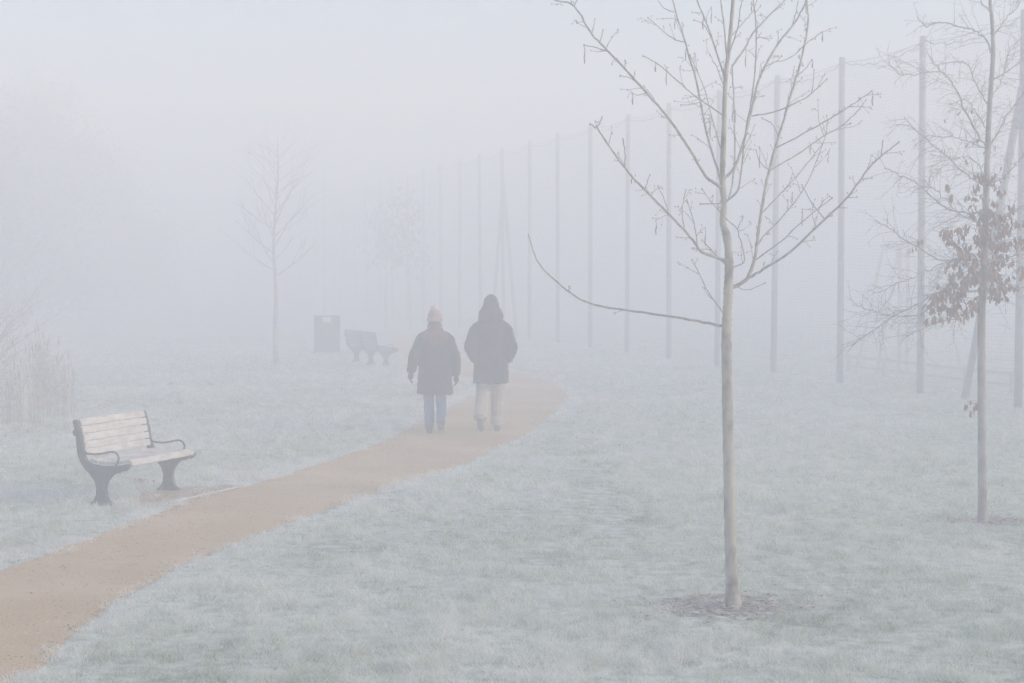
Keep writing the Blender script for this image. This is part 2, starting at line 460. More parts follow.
def side_twigs(mb, P, W, rnd, dens, lmin, lmax, r0=.0032, up=.35, droop=0., start=.12, sub=.5, buds=True, cat=None):
    n = len(P)
    acc = 0
    for i in range(1, n):
        seg = (P[i] - P[i - 1]).length
        if i / n < start: continue
        acc += seg * dens
        while acc > 0:
            if rnd.random() > acc: acc = 0; break
            acc -= 1
            t = rnd.random(); p = P[i - 1].lerp(P[i], t)
            tan = (P[i] - P[i - 1]).normalized()
            side = Vector((rnd.gauss(0, 1), rnd.gauss(0, 1), rnd.gauss(0, 1)))
            side = (side - tan * side.dot(tan)).normalized()
            a = rnd.uniform(.55, 1.15)
            dr = tan * math.cos(a) + side * math.sin(a) + Vector((0, 0, up)) * rnd.random()
            dr.normalize()
            L = rnd.uniform(lmin, lmax) * (1 - .4 * i / n)
            Q = [p]; k = 5
            for q in range(k):
                dr = (dr + Vector((rnd.gauss(0, .14), rnd.gauss(0, .14), rnd.gauss(0, .14) - droop * .25))).normalized()
                Q.append(Q[-1] + dr * L / k)
            ra = min(r0, W[i] * .8)
            mb.tube(Q, [ra * (1 - .5 * q / k) for q in range(k + 1)], 4)
            if sub:
                for q in range(2, k + 1):
                    if rnd.random() < sub:
                        d2 = (Vector((rnd.gauss(0, 1), rnd.gauss(0, 1), rnd.gauss(0, .7))) + dr * .7).normalized()
                        e = Q[q] + d2 * L * rnd.uniform(.14, .4) + Vector((0, 0, -droop * .03))
                        mid = (Q[q] + e) * .5 + Vector((rnd.gauss(0, .1), rnd.gauss(0, .1), rnd.gauss(0, .1))) * L * .15
                        mb.tube([Q[q], mid, e], [ra * .7, ra * .6, ra * .5], 3)
                        if buds: mb.ball(e, (.003, .003, .006), 5, 4)
            if buds: mb.ball(Q[-1], (.0027, .0027, .008), 5, 4)
            if cat is not None and rnd.random() < .11:
                e = Q[-1]; l = rnd.uniform(.05, .14)
                cat.tube([e, e + Vector((.004, 0, -l * .3)), e + Vector((.0, .004, -l * .65)), e + Vector((.002, 0, -l))], [.0015, .0018, .0035, .002], 4)

# --- near bare tree
t = Tree(T1.y, 5); rnd = t.rnd
tr = t.add([(734, 609), (732.5, 590), (731, 560), (729.5, 500), (728, 430), (726.5, 345), (727, 318), (728, 300), (728.5, 285), (729, 262), (727, 238), (723, 222),
            (724, 203), (722.5, 180), (724, 129), (725.5, 80), (729, 48), (733, 0), (735, -60), (734, -150)], 13.6, 2.6, 4, 0., True)
root = empty('young_tree', (T1.x, T1.y, float(gh(T1.x, T1.y))), 'tall bare young tree nearest the camera, pale slim trunk in a ring of bare soil', 'tree')
off = root.location.copy()
mb = MB()
P_, W_ = tr
for i in range(len(P_)):           # root flare and branch-collar swellings
    z = P_[i].z
    if z < .25: W_[i] *= 1 + .30 * (1 - max(z, 0) / .25) ** 2
    for zc in (.62, 1.22, 1.62, 1.98, 2.13, 2.30, 2.62, 2.85):
        W_[i] *= 1 + (.17 if zc > 1.9 else .07) * math.exp(-((z - zc) / .05) ** 2)
PP = spline([tuple(p) for p in P_], 3); WW = np.interp(np.linspace(0, 1, len(PP)), np.linspace(0, 1, len(W_)), W_)
PP = [Vector(p) - off for p in PP]
mb.tube(PP, [w * (1 + .05 * math.sin(i * 1.7) + rnd.gauss(0, .02)) for i, w in enumerate(WW)], 14)
mb.build('trunk', M['bark'], root)
BR = [
 ([(727, 328), (708, 323), (685, 319), (655, 314), (600, 306), (575, 296), (555, 280), (540, 265), (533, 250), (528.5, 235)], 4.3, 1.4, .25),
 ([(723, 318), (708, 292), (700, 275), (692, 260)], 2, 1.2, -.2),
 ([(729, 263), (715, 257), (702, 252), (695, 243), (680, 225), (650, 195), (625, 168), (610, 147), (600, 132), (596, 126)], 5, 2.2, -.5),
 ([(597, 128), (602, 117)], 2.2, 2, 0), ([(598, 130), (590, 124)], 1.8, 1.4, 0),
 ([(624.6, 168), (625, 152), (623, 139)], 2, 1.7, 0), ([(642, 188), (650, 175)], 1.6, 1.2, 0), ([(670, 213), (664, 199), (658, 186)], 1.4, 1, .3),
 ([(686, 230), (682, 210), (686, 190)], 1.6, 1.1, .3), ([(700, 246), (694, 223), (687, 200)], 1.8, 1.1, -.3),
 ([(729, 266), (716, 255), (702, 240)], 2.4, 1.4, .4),
 ([(722, 188), (712, 181), (705, 175), (685, 142), (669, 119), (647, 93), (608, 51), (592, 34), (574, 6), (555, 0), (535, -12)], 5, 2, -.35),
 ([(608, 51), (597, 48), (584, 45)], 1.7, 1.2, 0), ([(593, 35), (595, 19)], 1.7, 1.1, 0), ([(600, 42), (603, 30)], 1.5, 1, 0),
 ([(647, 93), (638, 95), (632, 93)], 1.5, 1, 0), ([(656, 105), (650, 93), (644, 86)], 1.4, 1, .3), ([(574, 6), (582, -8)], 1.6, 1.1, 0),
 ([(622, 68), (616, 58), (612, 64)], 1.3, .9, .3), ([(640, 86), (630, 78), (620, 76)], 1.4, 1, 0),
 ([(724, 196), (719, 175), (708, 138), (696, 80), (685, 42), (676, 13), (670, -15), (662, -60)], 4.2, 1.8, .45),
 ([(685, 42), (672, 38), (648, 18)], 1.9, 1.1, .2), ([(676, 13), (664, 8), (655, -5)], 1.8, 1, 0),
 ([(717, 122), (701, 100), (690, 92), (668, 72), (655, 62), (643, 56)], 2.4, 1.4, -.3),
 ([(724, 150), (712, 118), (704, 88), (690, 55)], 1.9, 1.2, .6), ([(702, 108), (692, 104), (681, 105)], 1.4, 1, 0),
 ([(725, 78), (711, 35), (697, 0), (688, -30)], 3, 1.7, .3), ([(711, 40), (704, 25), (694, 20)], 1.7, 1, 0),
 ([(728, 66), (724, 25), (720, -5), (716, -50)], 2.8, 1.7, -.5),
 ([(725, 90), (718, 70), (710, 55)], 1.8, 1, .3),
 ([(724, 181), (733, 170), (741, 150), (750, 116), (759, 80), (775, 48), (795, 22), (806, 0), (814, -30)], 5, 2.2, .3),
 ([(749, 116), (770, 113), (787, 107), (808, 96), (827, 79)], 2.3, 1.3, -.2),
 ([(727, 203), (735, 194), (740, 182), (746, 129), (752, 97), (756, 58), (756, 26), (752, -10)], 3.2, 1.8, -.45),
 ([(728, 200), (733, 180), (735, 150), (734, 110), (732, 66)], 3.0, 2.2, .5),
 ([(732, 68), (745, 48), (756, 29), (785, 0), (800, -18)], 3.2, 2, .5),
 ([(733, 40), (742, 24), (752, 12), (760, -8)], 2, 1.3, .4), ([(731, 55), (737, 30), (741, 5), (745, -25)], 2, 1.3, -.4),
 ([(730, 291), (738, 285), (748, 277), (755, 257), (758, 234), (767, 180), (777, 142), (784, 119), (793, 88), (801, 61), (807.6, 26), (807, 0), (806, -40)], 6.4, 2.2, .2),
 ([(737, 287), (752, 276), (764, 269), (790, 252), (825, 219), (847, 198), (869, 168), (884, 154), (899, 142)], 4.6, 1.9, -.3),
 ([(882, 156), (883, 141)], 1.8, 1.6, 0), ([(825, 219), (812, 203), (802, 185)], 1.8, 1.1, .2), ([(861, 180), (872, 178)], 1.5, 1.1, 0), ([(847, 198), (857, 197)], 1.4, 1, 0),
 ([(755, 257), (759, 242), (785, 214), (805, 187), (815, 165), (825, 137), (828, 122)], 2.6, 1.2, .4),
 ([(756, 262), (780, 242), (802, 222), (832, 198)], 2.4, 1.3, -.4),
 ([(762, 212), (787, 187), (810, 160), (822, 144)], 2.2, 1.2, .6),
 ([(769, 173), (797, 155), (822, 137), (840, 127), (857, 112), (866, 100)], 2.5, 1.5, .35),
 ([(775, 152), (810, 130), (838, 114), (859, 100), (872, 91)], 2.1, 1.3, -.35),
 ([(732, 265), (744, 262), (742, 245), (738, 230), (743, 217)], 1.9, 1.2, -.5),
 ([(738, 230), (716, 208), (702, 189)], 1.8, 1, -.4),
 ([(724, 204), (700, 204)], 2, 1.6, .3), ([(735, 284), (747, 290), (765, 283)], 1.5, 1, -.3),
 ([(779, 137), (772, 124), (762, 118)], 1.7, 1.2, .2), ([(796, 76), (806, 68), (812, 60)], 1.6, 1.1, 0), ([(771, 168), (760, 162), (756, 150)], 1.6, 1, 0),
 ([(765, 65), (775, 62), (790, 58), (806, 44), (822, 32)], 1.9, 1.2, .3), ([(790, 28), (796, 12), (800, -8)], 1.8, 1.2, -.2),
 ([(787, 107), (790, 92), (802, 78)], 1.5, 1, .2), ([(812, 94), (814, 70)], 1.5, 1, .2), ([(825, 137), (819, 122), (818, 100)], 1.3, .9, .2),
 ([(733, 0), (748, -40), (758, -90)], 2.6, 1.3, .3), ([(734, -20), (718, -60), (708, -110)], 2.6, 1.3, -.3),
]
class Catkins:
    def tube(s, P, rad, n): q = MB(); q.tube(P, rad, n); q.build('catkin', M['catkin'], root)
mb = MB(); cat = Catkins()
for pix, w0, w1, k in BR:
    P_, W_ = t.add(pix, w0, w1, 5, k)
    mb.tube([p - off for p in P_], W_, 7)
    Ls = sum((P_[i] - P_[i - 1]).length for i in range(1, len(P_)))
    first = pix[0] == (727, 328)
    if Ls > .25:
        side_twigs(mb, [p - off for p in P_], W_, rnd, 3.5 if first else 14, .02 if first else .05, .07 if first else .22, .0024, .3, 0, .3 if first else .2, .5, True, None if first else cat)
    mb.ball(P_[-1] - off, (.0036, .0036, .009), 6, 5)
for (x, y, l) in [(584, 45, .11), (632, 94, .07), (655, 62, .06), (872, 91, .09), (822, 32, .06), (700, 12, .1), (812, 60, .05)]:
    q = min(t.pts, key=lambda a: (a[0] - x) ** 2 + (a[1] - y) ** 2); e = at(q[0], q[1], q[2]) - off
    cat.tube([e, e + Vector((.006, 0, -l * .3)), e + Vector((.002, .004, -l * .65)), e + Vector((.004, 0, -l))], [.002, .0025, .005, .003], 5)
mb.build('crown', M['twig'], root)

# --- leafy young oak on the right
def leaf_into(mb, p, rnd, s):
    """one folded, hanging dead leaf"""
    a = rnd.uniform(0, 2 * math.pi); dn = Vector((rnd.gauss(0, .35), rnd.gauss(0, .35), -1)).normalized()
    sd = Vector((math.cos(a), math.sin(a), rnd.gauss(0, .2)))
    sd = (sd - dn * sd.dot(dn)).normalized(); nn = dn.cross(sd)
    L = s * rnd.uniform(.75, 1.25); w = L * rnd.uniform(.2, .32); fo = rnd.uniform(.25, .8) * w
    prof = [(0, .08), (.18, .5), (.34, .8), (.46, .68), (.62, 1), (.76, .72), (.9, .5), (1, .03)]
    V = []; Fc = []
    curl = rnd.uniform(-.25, .25) * L
    for u, k in prof:
        c = p + dn * (L * u) + nn * (curl * u * u)
        V += [c + sd * w * k + nn * fo * k, c, c - sd * w * k + nn * fo * k]
    for i in range(len(prof) - 1):
        q = i * 3
        Fc += [(q, q + 1, q + 4, q + 3), (q + 1, q + 2, q + 5, q + 4)]
    mb.add(V, Fc)

t = Tree(T2.y, 21); rnd = t.rnd
tr = t.add([(983, 529), (982.5, 505), (982, 430), (981.5, 320), (984.5, 260), (986, 200), (988, 140), (990, 100), (993, 55), (992, 20), (990, 0), (989, -60), (988, -100)], 10.3, 1.9, 5, 0, True)
root = empty('young_oak', (T2.x, T2.y, float(gh(T2.x, T2.y))), 'slim young tree at the right still holding a clump of brown dead leaves', 'tree')
off = root.location.copy()
mb = MB(); P_, W_ = tr
for i in range(len(P_)):
    if P_[i].z < .2: W_[i] *= 1 + .35 * (1 - max(P_[i].z, 0) / .2) ** 2
PP = spline([tuple(p) for p in P_], 2); WW = np.interp(np.linspace(0, 1, len(PP)), np.linspace(0, 1, len(W_)), W_)
mb.tube([Vector(p) - off for p in PP], [w * (1 + rnd.gauss(0, .03)) for w in WW], 12)
mb.build('trunk', M['oak_bark'], root)
BR = [
 ([(991, 52), (985, 38), (972, 30), (950, 24), (937, 23), (925, 26), (917, 17)], 3, 1.3, .3),
 ([(985, 148), (970, 120), (955, 88), (946, 76), (938, 68), (931, 58)], 3.4, 1.4, -.3), ([(939, 71), (910, 74), (899, 73), (888, 62)], 1.6, 1, -.3),
 ([(987, 108), (978, 87), (968, 66), (960, 62), (940, 64)], 2.4, 1.2, .4),
 ([(986, 148), (968, 141), (952, 137), (925, 136)], 1.9, 1.1, .2),
 ([(985, 188), (972, 180), (960, 169), (940, 151), (920, 134), (904, 117)], 2.8, 1.2, -.2),
 ([(984, 208), (965, 213), (948, 209), (933, 198), (919, 184), (900, 175), (884, 168)], 3, 1.3, .3),
 ([(984, 226), (960, 214), (942, 196), (925, 180)], 2.2, 1.1, -.4),
 ([(983, 256), (955, 260), (937, 258), (910, 243), (890, 228), (875, 220)], 2.8, 1.2, -.25),
 ([(981, 292), (955, 288), (937, 293), (915, 305), (893, 317), (870, 332), (852, 346)], 2.9, 1.2, .2),
 ([(940, 300), (922, 314), (890, 315), (870, 310), (853, 305)], 1.8, 1.1, .2),
 ([(983, 270), (950, 262), (925, 272), (901, 283), (878, 293)], 2, 1, -.5),
 ([(981, 300), (955, 318), (930, 325), (905, 338)], 1.9, 1, .5),
 ([(986, 150), (1000, 127), (1013, 107), (1030, 84)], 2.8, 1.3, .3), ([(991, 86), (1008, 70), (1030, 54)], 2.4, 1.2, -.3),
 ([(985, 186), (1003, 178), (1018, 162), (1036, 140)], 2.6, 1.2, .3), ([(984, 232), (1004, 218), (1025, 205), (1050, 190)], 2.6, 1.2, -.3),
 ([(984, 262), (1008, 258), (1035, 240), (1060, 236)], 2.6, 1.2, .4), ([(982, 292), (1005, 292), (1030, 285), (1055, 292)], 2.3, 1.1, -.4),
 ([(992, 40), (1003, 22), (1016, 8), (1024, -15)], 2.2, 1.1, .3), ([(991, 15), (978, -4), (968, -24)], 2, 1, -.4), ([(990, -20), (1002, -45), (1010, -70)], 1.8, 1, .3),
 ([(990, 100), (1000, 84), (1006, 60), (1015, 40)], 1.9, 1, .5), ([(988, 130), (975, 110), (966, 100), (950, 104)], 1.7, 1, .6),
 ([(985, 170), (970, 158), (955, 158), (930, 166)], 1.8, 1, -.6),
 ([(982, 408), (975, 404), (968, 402)], 1.7, 1.2, -.3),
]
mb = MB(); lf = MB()
for bi, (pix, w0, w1, k) in enumerate(BR):
    P_, W_ = t.add(pix, w0, w1, 5, k, wob=.7)
    Q_ = [p - off for p in P_]
    mb.tube(Q_, W_, 6)
    if bi < len(BR) - 1:
        side_twigs(mb, Q_, W_, rnd, 40, .10, .42, .0021, .1, .30, .1, .9, False)
def cluster(n, fx, fy, cx, cy, zspread, size):
    for _ in range(n):
        while True:
            x, y = rnd.gauss(cx, fx), rnd.gauss(cy, fy)
            if abs(x - cx) < 2 * fx and abs(y - cy) < 1.9 * fy: break
        p = at(x, y, T2.y + rnd.gauss(0, zspread)) - off
        leaf_into(lf, p, rnd, size)
        if rnd.random() < .5:
            e = p + Vector((rnd.gauss(0, .05), rnd.gauss(0, .05), rnd.uniform(.01, .07)))
            mb.tube([p, (p + e) * .5 + Vector((0, 0, .01)), e], [.0016, .002, .0024], 3)
def sprays(m, fx, fy, cx, cy, zs, size, k0=4, k1=8):
    for _ in range(m):
        x, y = cx + rnd.uniform(-1.7, 1.7) * fx, cy + rnd.gauss(0, fy)
        y = min(y, cy + 1.7 * fy)
        c = at(x, y, T2.y + rnd.gauss(0, zs)) - off
        dr = Vector((rnd.gauss(0, 1), rnd.gauss(0, 1), rnd.gauss(-.1, .3))).normalized()
        L = rnd.uniform(.10, .2)
        a = c - dr * L * .5
        mb.tube([a - dr * .08 + Vector((0, 0, .02)), a, c + Vector((0, 0, .012)), c + dr * L * .5], [.0022, .002, .0017, .0012], 3)
        for _k in range(rnd.randint(k0, k1)):
            p = a + dr * L * rnd.random() + Vector((rnd.gauss(0, .014), rnd.gauss(0, .014), rnd.gauss(-.004, .01)))
            leaf_into(lf, p, rnd, size * rnd.uniform(.7, 1.2))
sprays(42, 15, 20, 975, 262, .15, .058)
sprays(36, 22, 11, 966, 292, .17, .058)
sprays(12, 13, 9, 946, 300, .13, .056)
sprays(30, 11, 20, 988, 226, .13, .056)
sprays(30, 14, 22, 1006, 250, .15, .058)
sprays(9, 9, 10, 1002, 282, .13, .056)
sprays(12, 9, 16, 984, 190, .11, .054)
sprays(8, 14, 10, 960, 240, .14, .056)
sprays(2, 5, 4, 932, 313, .1, .066, 3, 5)
sprays(2, 7, 4, 919, 242, .06, .06, 2, 4)
sprays(9, 18, 16, 974, 160, .16, .055, 1, 3)
sprays(4, 10, 20, 952, 132, .1, .045, 1, 2)
for lx, ly in ((966, 404), (970, 400), (974, 406), (971, 411), (977, 403)):
    q = at(lx, ly, T2.y - .02) - off; j0 = at(981, 405, T2.y) - off
    mb.tube([j0, (j0 + q) * .5 + Vector((0, 0, .012)), q], [.003, .002, .0015], 4); leaf_into(lf, q, rnd, .058); leaf_into(lf, q + Vector((.012, -.01, -.004)), rnd, .045)
mb.build('crown', M['twig_oak'], root)
lf.build('leaves', M['leaf'], root, smooth=False)

# --- procedural trees further off
def grow(mb, p, d, L, r, depth, rnd, spread, up, tips=None, n=5):
    P = [p]; W = [r]
    for i in range(n):
        d = (d + Vector((rnd.gauss(0, .09), rnd.gauss(0, .09), rnd.gauss(0, .06) + up * .05))).normalized()
        P.append(P[-1] + d * L / n); W.append(r * (1 - .55 * (i + 1) / n))
    mb.tube(P, W, 6 if r > .02 else 4)
    if tips is not None: tips.append(P[-1])
    if depth <= 0: return
    k = rnd.randint(3, 5)
    for j in range(k):
        i = rnd.randint(2, n)
        a = rnd.uniform(0, 2 * math.pi)
        s = Vector((math.cos(a), math.sin(a), rnd.uniform(-.2, .5)))
        d2 = (d + s * spread).normalized()
        grow(mb, P[i], d2, L * rnd.uniform(.45, .72), W[i] * .62, depth - 1, rnd, spread, up, tips, max(3, n - 1))

def staged_tree(name, base, H, r, clear, blen, nb, label, group=None, seed=1, depth=2, up=.7, leaves=0, material=None, minr=.006, aim=0.9):
    rnd = random.Random(seed)
    root = empty(name, base, label, 'tree', group)
    tk = MB(); n = 12
    P = [Vector((0, 0, -.05))]; W = [r * 1.35]
    for i in range(n):
        P.append(Vector((rnd.gauss(0, H * .004) + P[-1].x, rnd.gauss(0, H * .004) + P[-1].y, H * (i + 1) / n)))
        W.append(max(minr, r * (1 - .88 * ((i + 1) / n) ** 1.1)))
    tk.tube(P, W, 9); tk.build('trunk', material or M['twig_far'], root)
    cr = MB(); tips = []
    for j in range(nb):
        z = clear + (H * .97 - clear) * (j / nb) ** .9 + rnd.uniform(-.05, .05) * H * .2
        i = min(n - 1, int(z / H * n)); q = P[i].lerp(P[i + 1], z / H * n - i)
        a = j * 2.4 + rnd.uniform(-.4, .4)
        el = aim * rnd.uniform(.7, 1.2)
        dd = Vector((math.cos(a) * math.cos(el), math.sin(a) * math.cos(el), math.sin(el)))
        L = blen * (1 - .62 * (z - clear) / (H - clear)) * rnd.uniform(.8, 1.15)
        grow(cr, q, dd, L, max(minr, W[i] * .42), depth, rnd, .55, up, tips)
    cr.build('crown', material or M['twig_far'], root)
    if leaves:
        lf = MB()
        for _ in range(leaves):
            p = rnd.choice(tips) + Vector((rnd.gauss(0, .2), rnd.gauss(0, .2), rnd.gauss(-.1, .2)))
            leaf_into(lf, p, rnd, .17)
        lf.build('leaves', M['leaf_far'], root, smooth=False)
    return root

p = gr(277, 365)
staged_tree('young_tree', p, 5.02, .060, 2.0, 1.35, 30, 'faint slender bare tree standing on the grass left of the litter bin', seed=12, depth=2, up=.5, minr=.0042, aim=.7)
p = gr(386, 329)
staged_tree('young_tree', p, 4.3, .07, 1.9, .6, 15, 'left of two faint leaf holding trees above the far bench', 'leafy trees in the far mist', 31, 2, .2, 300)
p = gr(411, 330)
staged_tree('young_tree', p, 4.7, .07, 1.9, .6, 16, 'right of two faint leaf holding trees, taller, above the woman in the bobble hat', 'leafy trees in the far mist', 33, 2, .2, 300)
def evergreen(base, H, Rr, n, label, seed):
    rnd = random.Random(seed)
    root = empty('evergreen_tree', base, label, 'tree', 'dark trees lost in mist')
    tk = MB(); tk.tube([(0, 0, -.05), (0, 0, H * .4), (.05, 0, H * .9)], [.2, .14, .03], 9); tk.build('trunk', M['twig_far'], root)
    lobes = []
    for _ in range(26):
        z = rnd.uniform(.12, .93); a = rnd.uniform(0, 6.283); q = Rr * (1 - (abs(z - .38) / .62) ** 2) ** .5 * rnd.uniform(.2, .85) if abs(z - .38) < .62 else 0
        lobes.append((Vector((math.cos(a) * q, math.sin(a) * q, z * H)), rnd.uniform(.5, 1.1)))
    V = []; Fc = []
    for _ in range(n):
        c, r = rnd.choice(lobes)
        p = c + Vector((rnd.gauss(0, .8), rnd.gauss(0, .8), rnd.gauss(0, .7))) * r
        if p.z < .1: continue
        u = Vector((rnd.gauss(0, 1), rnd.gauss(0, 1), rnd.gauss(0, 1))).normalized(); w = u.orthogonal().normalized(); s = rnd.uniform(.07, .16)
        k = len(V); V += [p - u * s, p + w * s * .45, p + u * s, p - w * s * .45]; Fc.append((k, k + 1, k + 2, k + 3))
    mesh_obj('crown', V, Fc, M['foliage'], root, smooth=False)
for px, Y, H, Rr, sd, lb in [(-150, 52, 9.0, 2.7, 41, 'dark tree outside the left frame edge'), (-45, 57, 9.1, 2.8, 42, 'dense dark tree cut by the left frame edge, lost in mist'),
                             (22, 66, 9.1, 2.8, 43, 'dense dim tree lost in mist above the reeds at far left'), (100, 80, 8.0, 3.0, 44, 'barely visible dim tree in mist above the near bench')]:
    evergreen(Vector(((px - 512) / F * Y, Y, 0)), H, Rr * 1.15, 20000, lb, sd)

# ------------------------------------------------------------------ benches
def bench(name, nfr, length, label, spread_end=-.03):
    root = empty(name, (0, 0, 0), label, 'bench', 'park benches beside the path')
    ys = np.linspace(-length / 2, length / 2, nfr)
    # side profile (x forward, z up), closed outline
    outer = [(-.285, .735), (-.262, .66), (-.25, .58), (-.245, .50), (-.232, .43), (-.205, .37), (-.16, .315), (-.105, .265), (-.06, .21), (-.042, .15),
             (-.048, .09), (-.07, .045), (-.105, .012), (-.105, 0), (.115, 0), (.115, .012), (.08, .045), (.058, .09), (.052, .15), (.07, .21),
             (.115, .265), (.165, .298), (.19, .29), (.21, .305), (.235, .315), (.262, .312), (.29, .335), (.295, .362), (.275, .376), (.2, .362), (.1, .352), (0, .35), (-.09, .362),
             (-.14, .39), (-.172, .44), (-.19, .51), (-.203, .59), (-.222, .665), (-.245, .735), (-.258, .752), (-.274, .75)]
    for y in ys:
        V = []; n = len(outer)
        for s in (-1, 1):
            for (x, z) in outer:
                th = .021 + (.022 * max(0, 1 - z / .05) if z < .05 else 0)
                V.append((x, y + s * th, z))
        Fc = [tuple(reversed(range(n))), tuple(range(n, 2 * n))] + [(i, (i + 1) % n, (i + 1) % n + n, i + n) for i in range(n)]
        me_o = mesh_obj('end_frame', V, Fc, M['iron'], root, smooth=False)
        bv = me_o.modifiers.new('bevel', 'BEVEL'); bv.width = .005; bv.segments = 2; bv.limit_method = 'ANGLE'
        if nfr == 2 or abs(y) > .01:
            arm = MB()
            pts = spline([(-.19, y, .462), (-.12, y, .452), (-.03, y, .452), (.07, y, .472), (.125, y, .478), (.165, y, .462), (.183, y, .425), (.17, y, .385), (.15, y, .357)], 4)
            arm.tube(pts, [.0088] * len(pts), 8); arm.build('armrest', M['iron'], me_o)
        sc = MB()     # small scroll on the back of the frame
        pts = [(-.262 - .018 * math.sin(a) - .004, y, .635 + .022 * math.cos(a)) for a in np.linspace(0, math.pi * 1.3, 9)]
        sc.tube(pts, [.010] * 9, 6); sc.build('scroll', M['iron'], me_o)
    e = length / 2 + spread_end
    def slat(mb, x, z, w, th, tilt, rnd):
        c, s = math.cos(tilt), math.sin(tilt)
        k = MB(); k.box(-w / 2, w / 2, -e + rnd.uniform(-.004, .004), e + rnd.uniform(-.004, .004), -th / 2, th / 2, .005)
        j = rnd.uniform(-.002, .002)
        mb.add([(x + v.x * c - v.z * s, v.y, z + j + v.x * s + v.z * c) for v in k.v], k.f)
    rnd = random.Random(3)
    st = MB()
    for x, z, tl in [(-.098, .386, -.20), (-.015, .374, -.06), (.07, .374, .03), (.155, .381, .10), (.238, .391, .10)]:
        slat(st, x, z, .074, .028, tl, rnd)
    slat(st, .288, .372, .05, .03, -1.1, rnd)
    st.build('seat', M['slat'], root, smooth=False)
    bk = MB()
    for x, z, tl in [(-.184, .455, 1.82), (-.197, .521, 1.78), (-.209, .588, 1.76), (-.224, .654, 1.8), (-.244, .722, 1.86)]:
        slat(bk, x, z, .060, .026, tl, rnd)
    bk.build('backrest', M['slat'], root, smooth=False)
    return root
bn = bench('park_bench', 2, 1.08, 'white frosted slatted bench with dark iron legs beside the path, nearest the camera')
a, b2 = gr(103, 507), gr(167, 492.5)
c = (a + b2) * .5; axis = (b2 - a).normalized()
bn.location = (c.x, c.y, float(gh(c.x, c.y)))
BAX = math.atan2(axis.y, axis.x) - math.pi / 2       # local +y runs along the bench, local +x is its front
bn.rotation_euler.z = BAX
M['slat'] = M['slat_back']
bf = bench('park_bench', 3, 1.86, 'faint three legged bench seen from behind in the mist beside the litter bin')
a, b2 = gr(357, 361.8), gr(385, 365.8)
c = (a + b2) * .5; axis = (a - b2).normalized()
bf.location = (c.x, c.y, float(gh(c.x, c.y))); bf.rotation_euler.z = math.atan2(axis.y, axis.x) - math.pi / 2

# timber edging board of the path by the near bench
a, b2 = gr(172, 505), gr(246, 488)
mb = MB(); L = (b2 - a).length
mb.box(0, L, -.011, .011, -.03, .014, .004)
o = mb.build('edging_board', M['board'], None, smooth=False); o.location = (a.x, a.y, float(gh(a.x, a.y)))
o.rotation_euler = (0, 0, math.atan2(b2.y - a.y, b2.x - a.x)); tag(o, 'frosted timber edging board along the path before the near bench', 'edging')
# clump of dead leaves under the bench
g = gr(142, 485); mb = MB(); rr = random.Random(5)
for _ in range(26):
    leaf_into(mb, Vector((rr.gauss(0, .045), rr.gauss(0, .045), .02 + rr.random() * .035)), rr, .045)
o = mb.build('leaf_clump', M['leaf'], None, smooth=False); o['kind'] = 'stuff'; o.location = (g.x, g.y, float(gh(g.x, g.y))); tag(o, 'small dark clump of dead leaves on the grass under the bench', 'leaf litter')

# ------------------------------------------------------------------ litter bin and post
g = gr(327, 353)
root = empty('litter_bin', (g.x, g.y, float(gh(g.x, g.y))), 'dark square litter bin with an opening below its lid, left of the far bench', 'bin', rz=.12)
mb = MB()
hw = .30
mb.box(-hw, hw, -hw + .05, hw - .05, .03, .775, .03); mb.build('body', M['bin'], root, smooth=False)
mb = MB()
for sx in (-1, 1):
    for sy in (-1, 1):
        q = MB(); q.box(sx * (hw - .0) - .025, sx * (hw - .0) + .025, sy * (hw - .05) - .025, sy * (hw - .05) + .025, 0, .905, .008); q.build('corner_post', M['bin'], root, smooth=False)
for sx in (-1, 1):
  for sy in (-1, 1):
    q = MB(); q.box(sx * .2 - .09, sx * .2 + .09, sy * (hw - .06) - .015, sy * (hw - .06) + .015, .78, .905, .006); q.build('cheek_panel', M['bin'], root, smooth=False)
mb = MB(); mb.box(-hw - .03, hw + .03, -hw + .02, hw - .02, .91, .94, .012); mb.build('lid', M['bin'], root, smooth=False)
mb = MB(); mb.box(-.13, .13, -.2, .2, .74, .80, .01); mb.build('liner', M['bin_dark'], root, smooth=False)

g = gr(325, 336)
root = empty('tall_post', (g.x, g.y, 0), 'very faint slender tall post rising behind the litter bin', 'post')
mb = MB(); mb.tube([(0, 0, -.05), (0, 0, .9), (0, 0, .95), (0, 0, 5.1)], [.07, .065, .036, .026], 12); mb.build('post', M['rail'], root)
mb = MB(); mb.ball((0, 0, 5.1), (.035, .035, .03), 8, 6); mb.build('cap', M['rail'], root)

# ------------------------------------------------------------------ tall netting fence
STEP = 2.955; TH = math.atan(469.0 / F)
fdir = Vector((-math.sin(TH), math.cos(TH), 0))
p0 = gr(1018, 408.5); FH = 5.97
root = empty('ball_stop_fence', p0, 'tall netting fence on grey poles running off into the mist at right', 'fence', rz=math.atan2(fdir.y, fdir.x))
# local x runs along the fence away from the camera, z up
n0, n1 = -3, 27
def post_mesh():
    mb = MB(); mb.tube([(0, 0, -.1), (0, 0, 2), (0, 0, 4), (0, 0, FH + .04)], [.063, .061, .059, .057], 12)
    mb.box(-.085, .085, -.02, .02, FH - .12, FH - .10); return mb
post0 = None
for i in range(n0, n1 + 1):
    if post0 is None:
        post0 = post_mesh().build('post', M['pole'], root); o = post0
    else:
        o = post0.copy(); COL.objects.link(o); o.parent = root
    o.location = (i * STEP, 0, 0); o.rotation_euler = (random.gauss(0, .005), random.gauss(0, .005), i * 1.3)
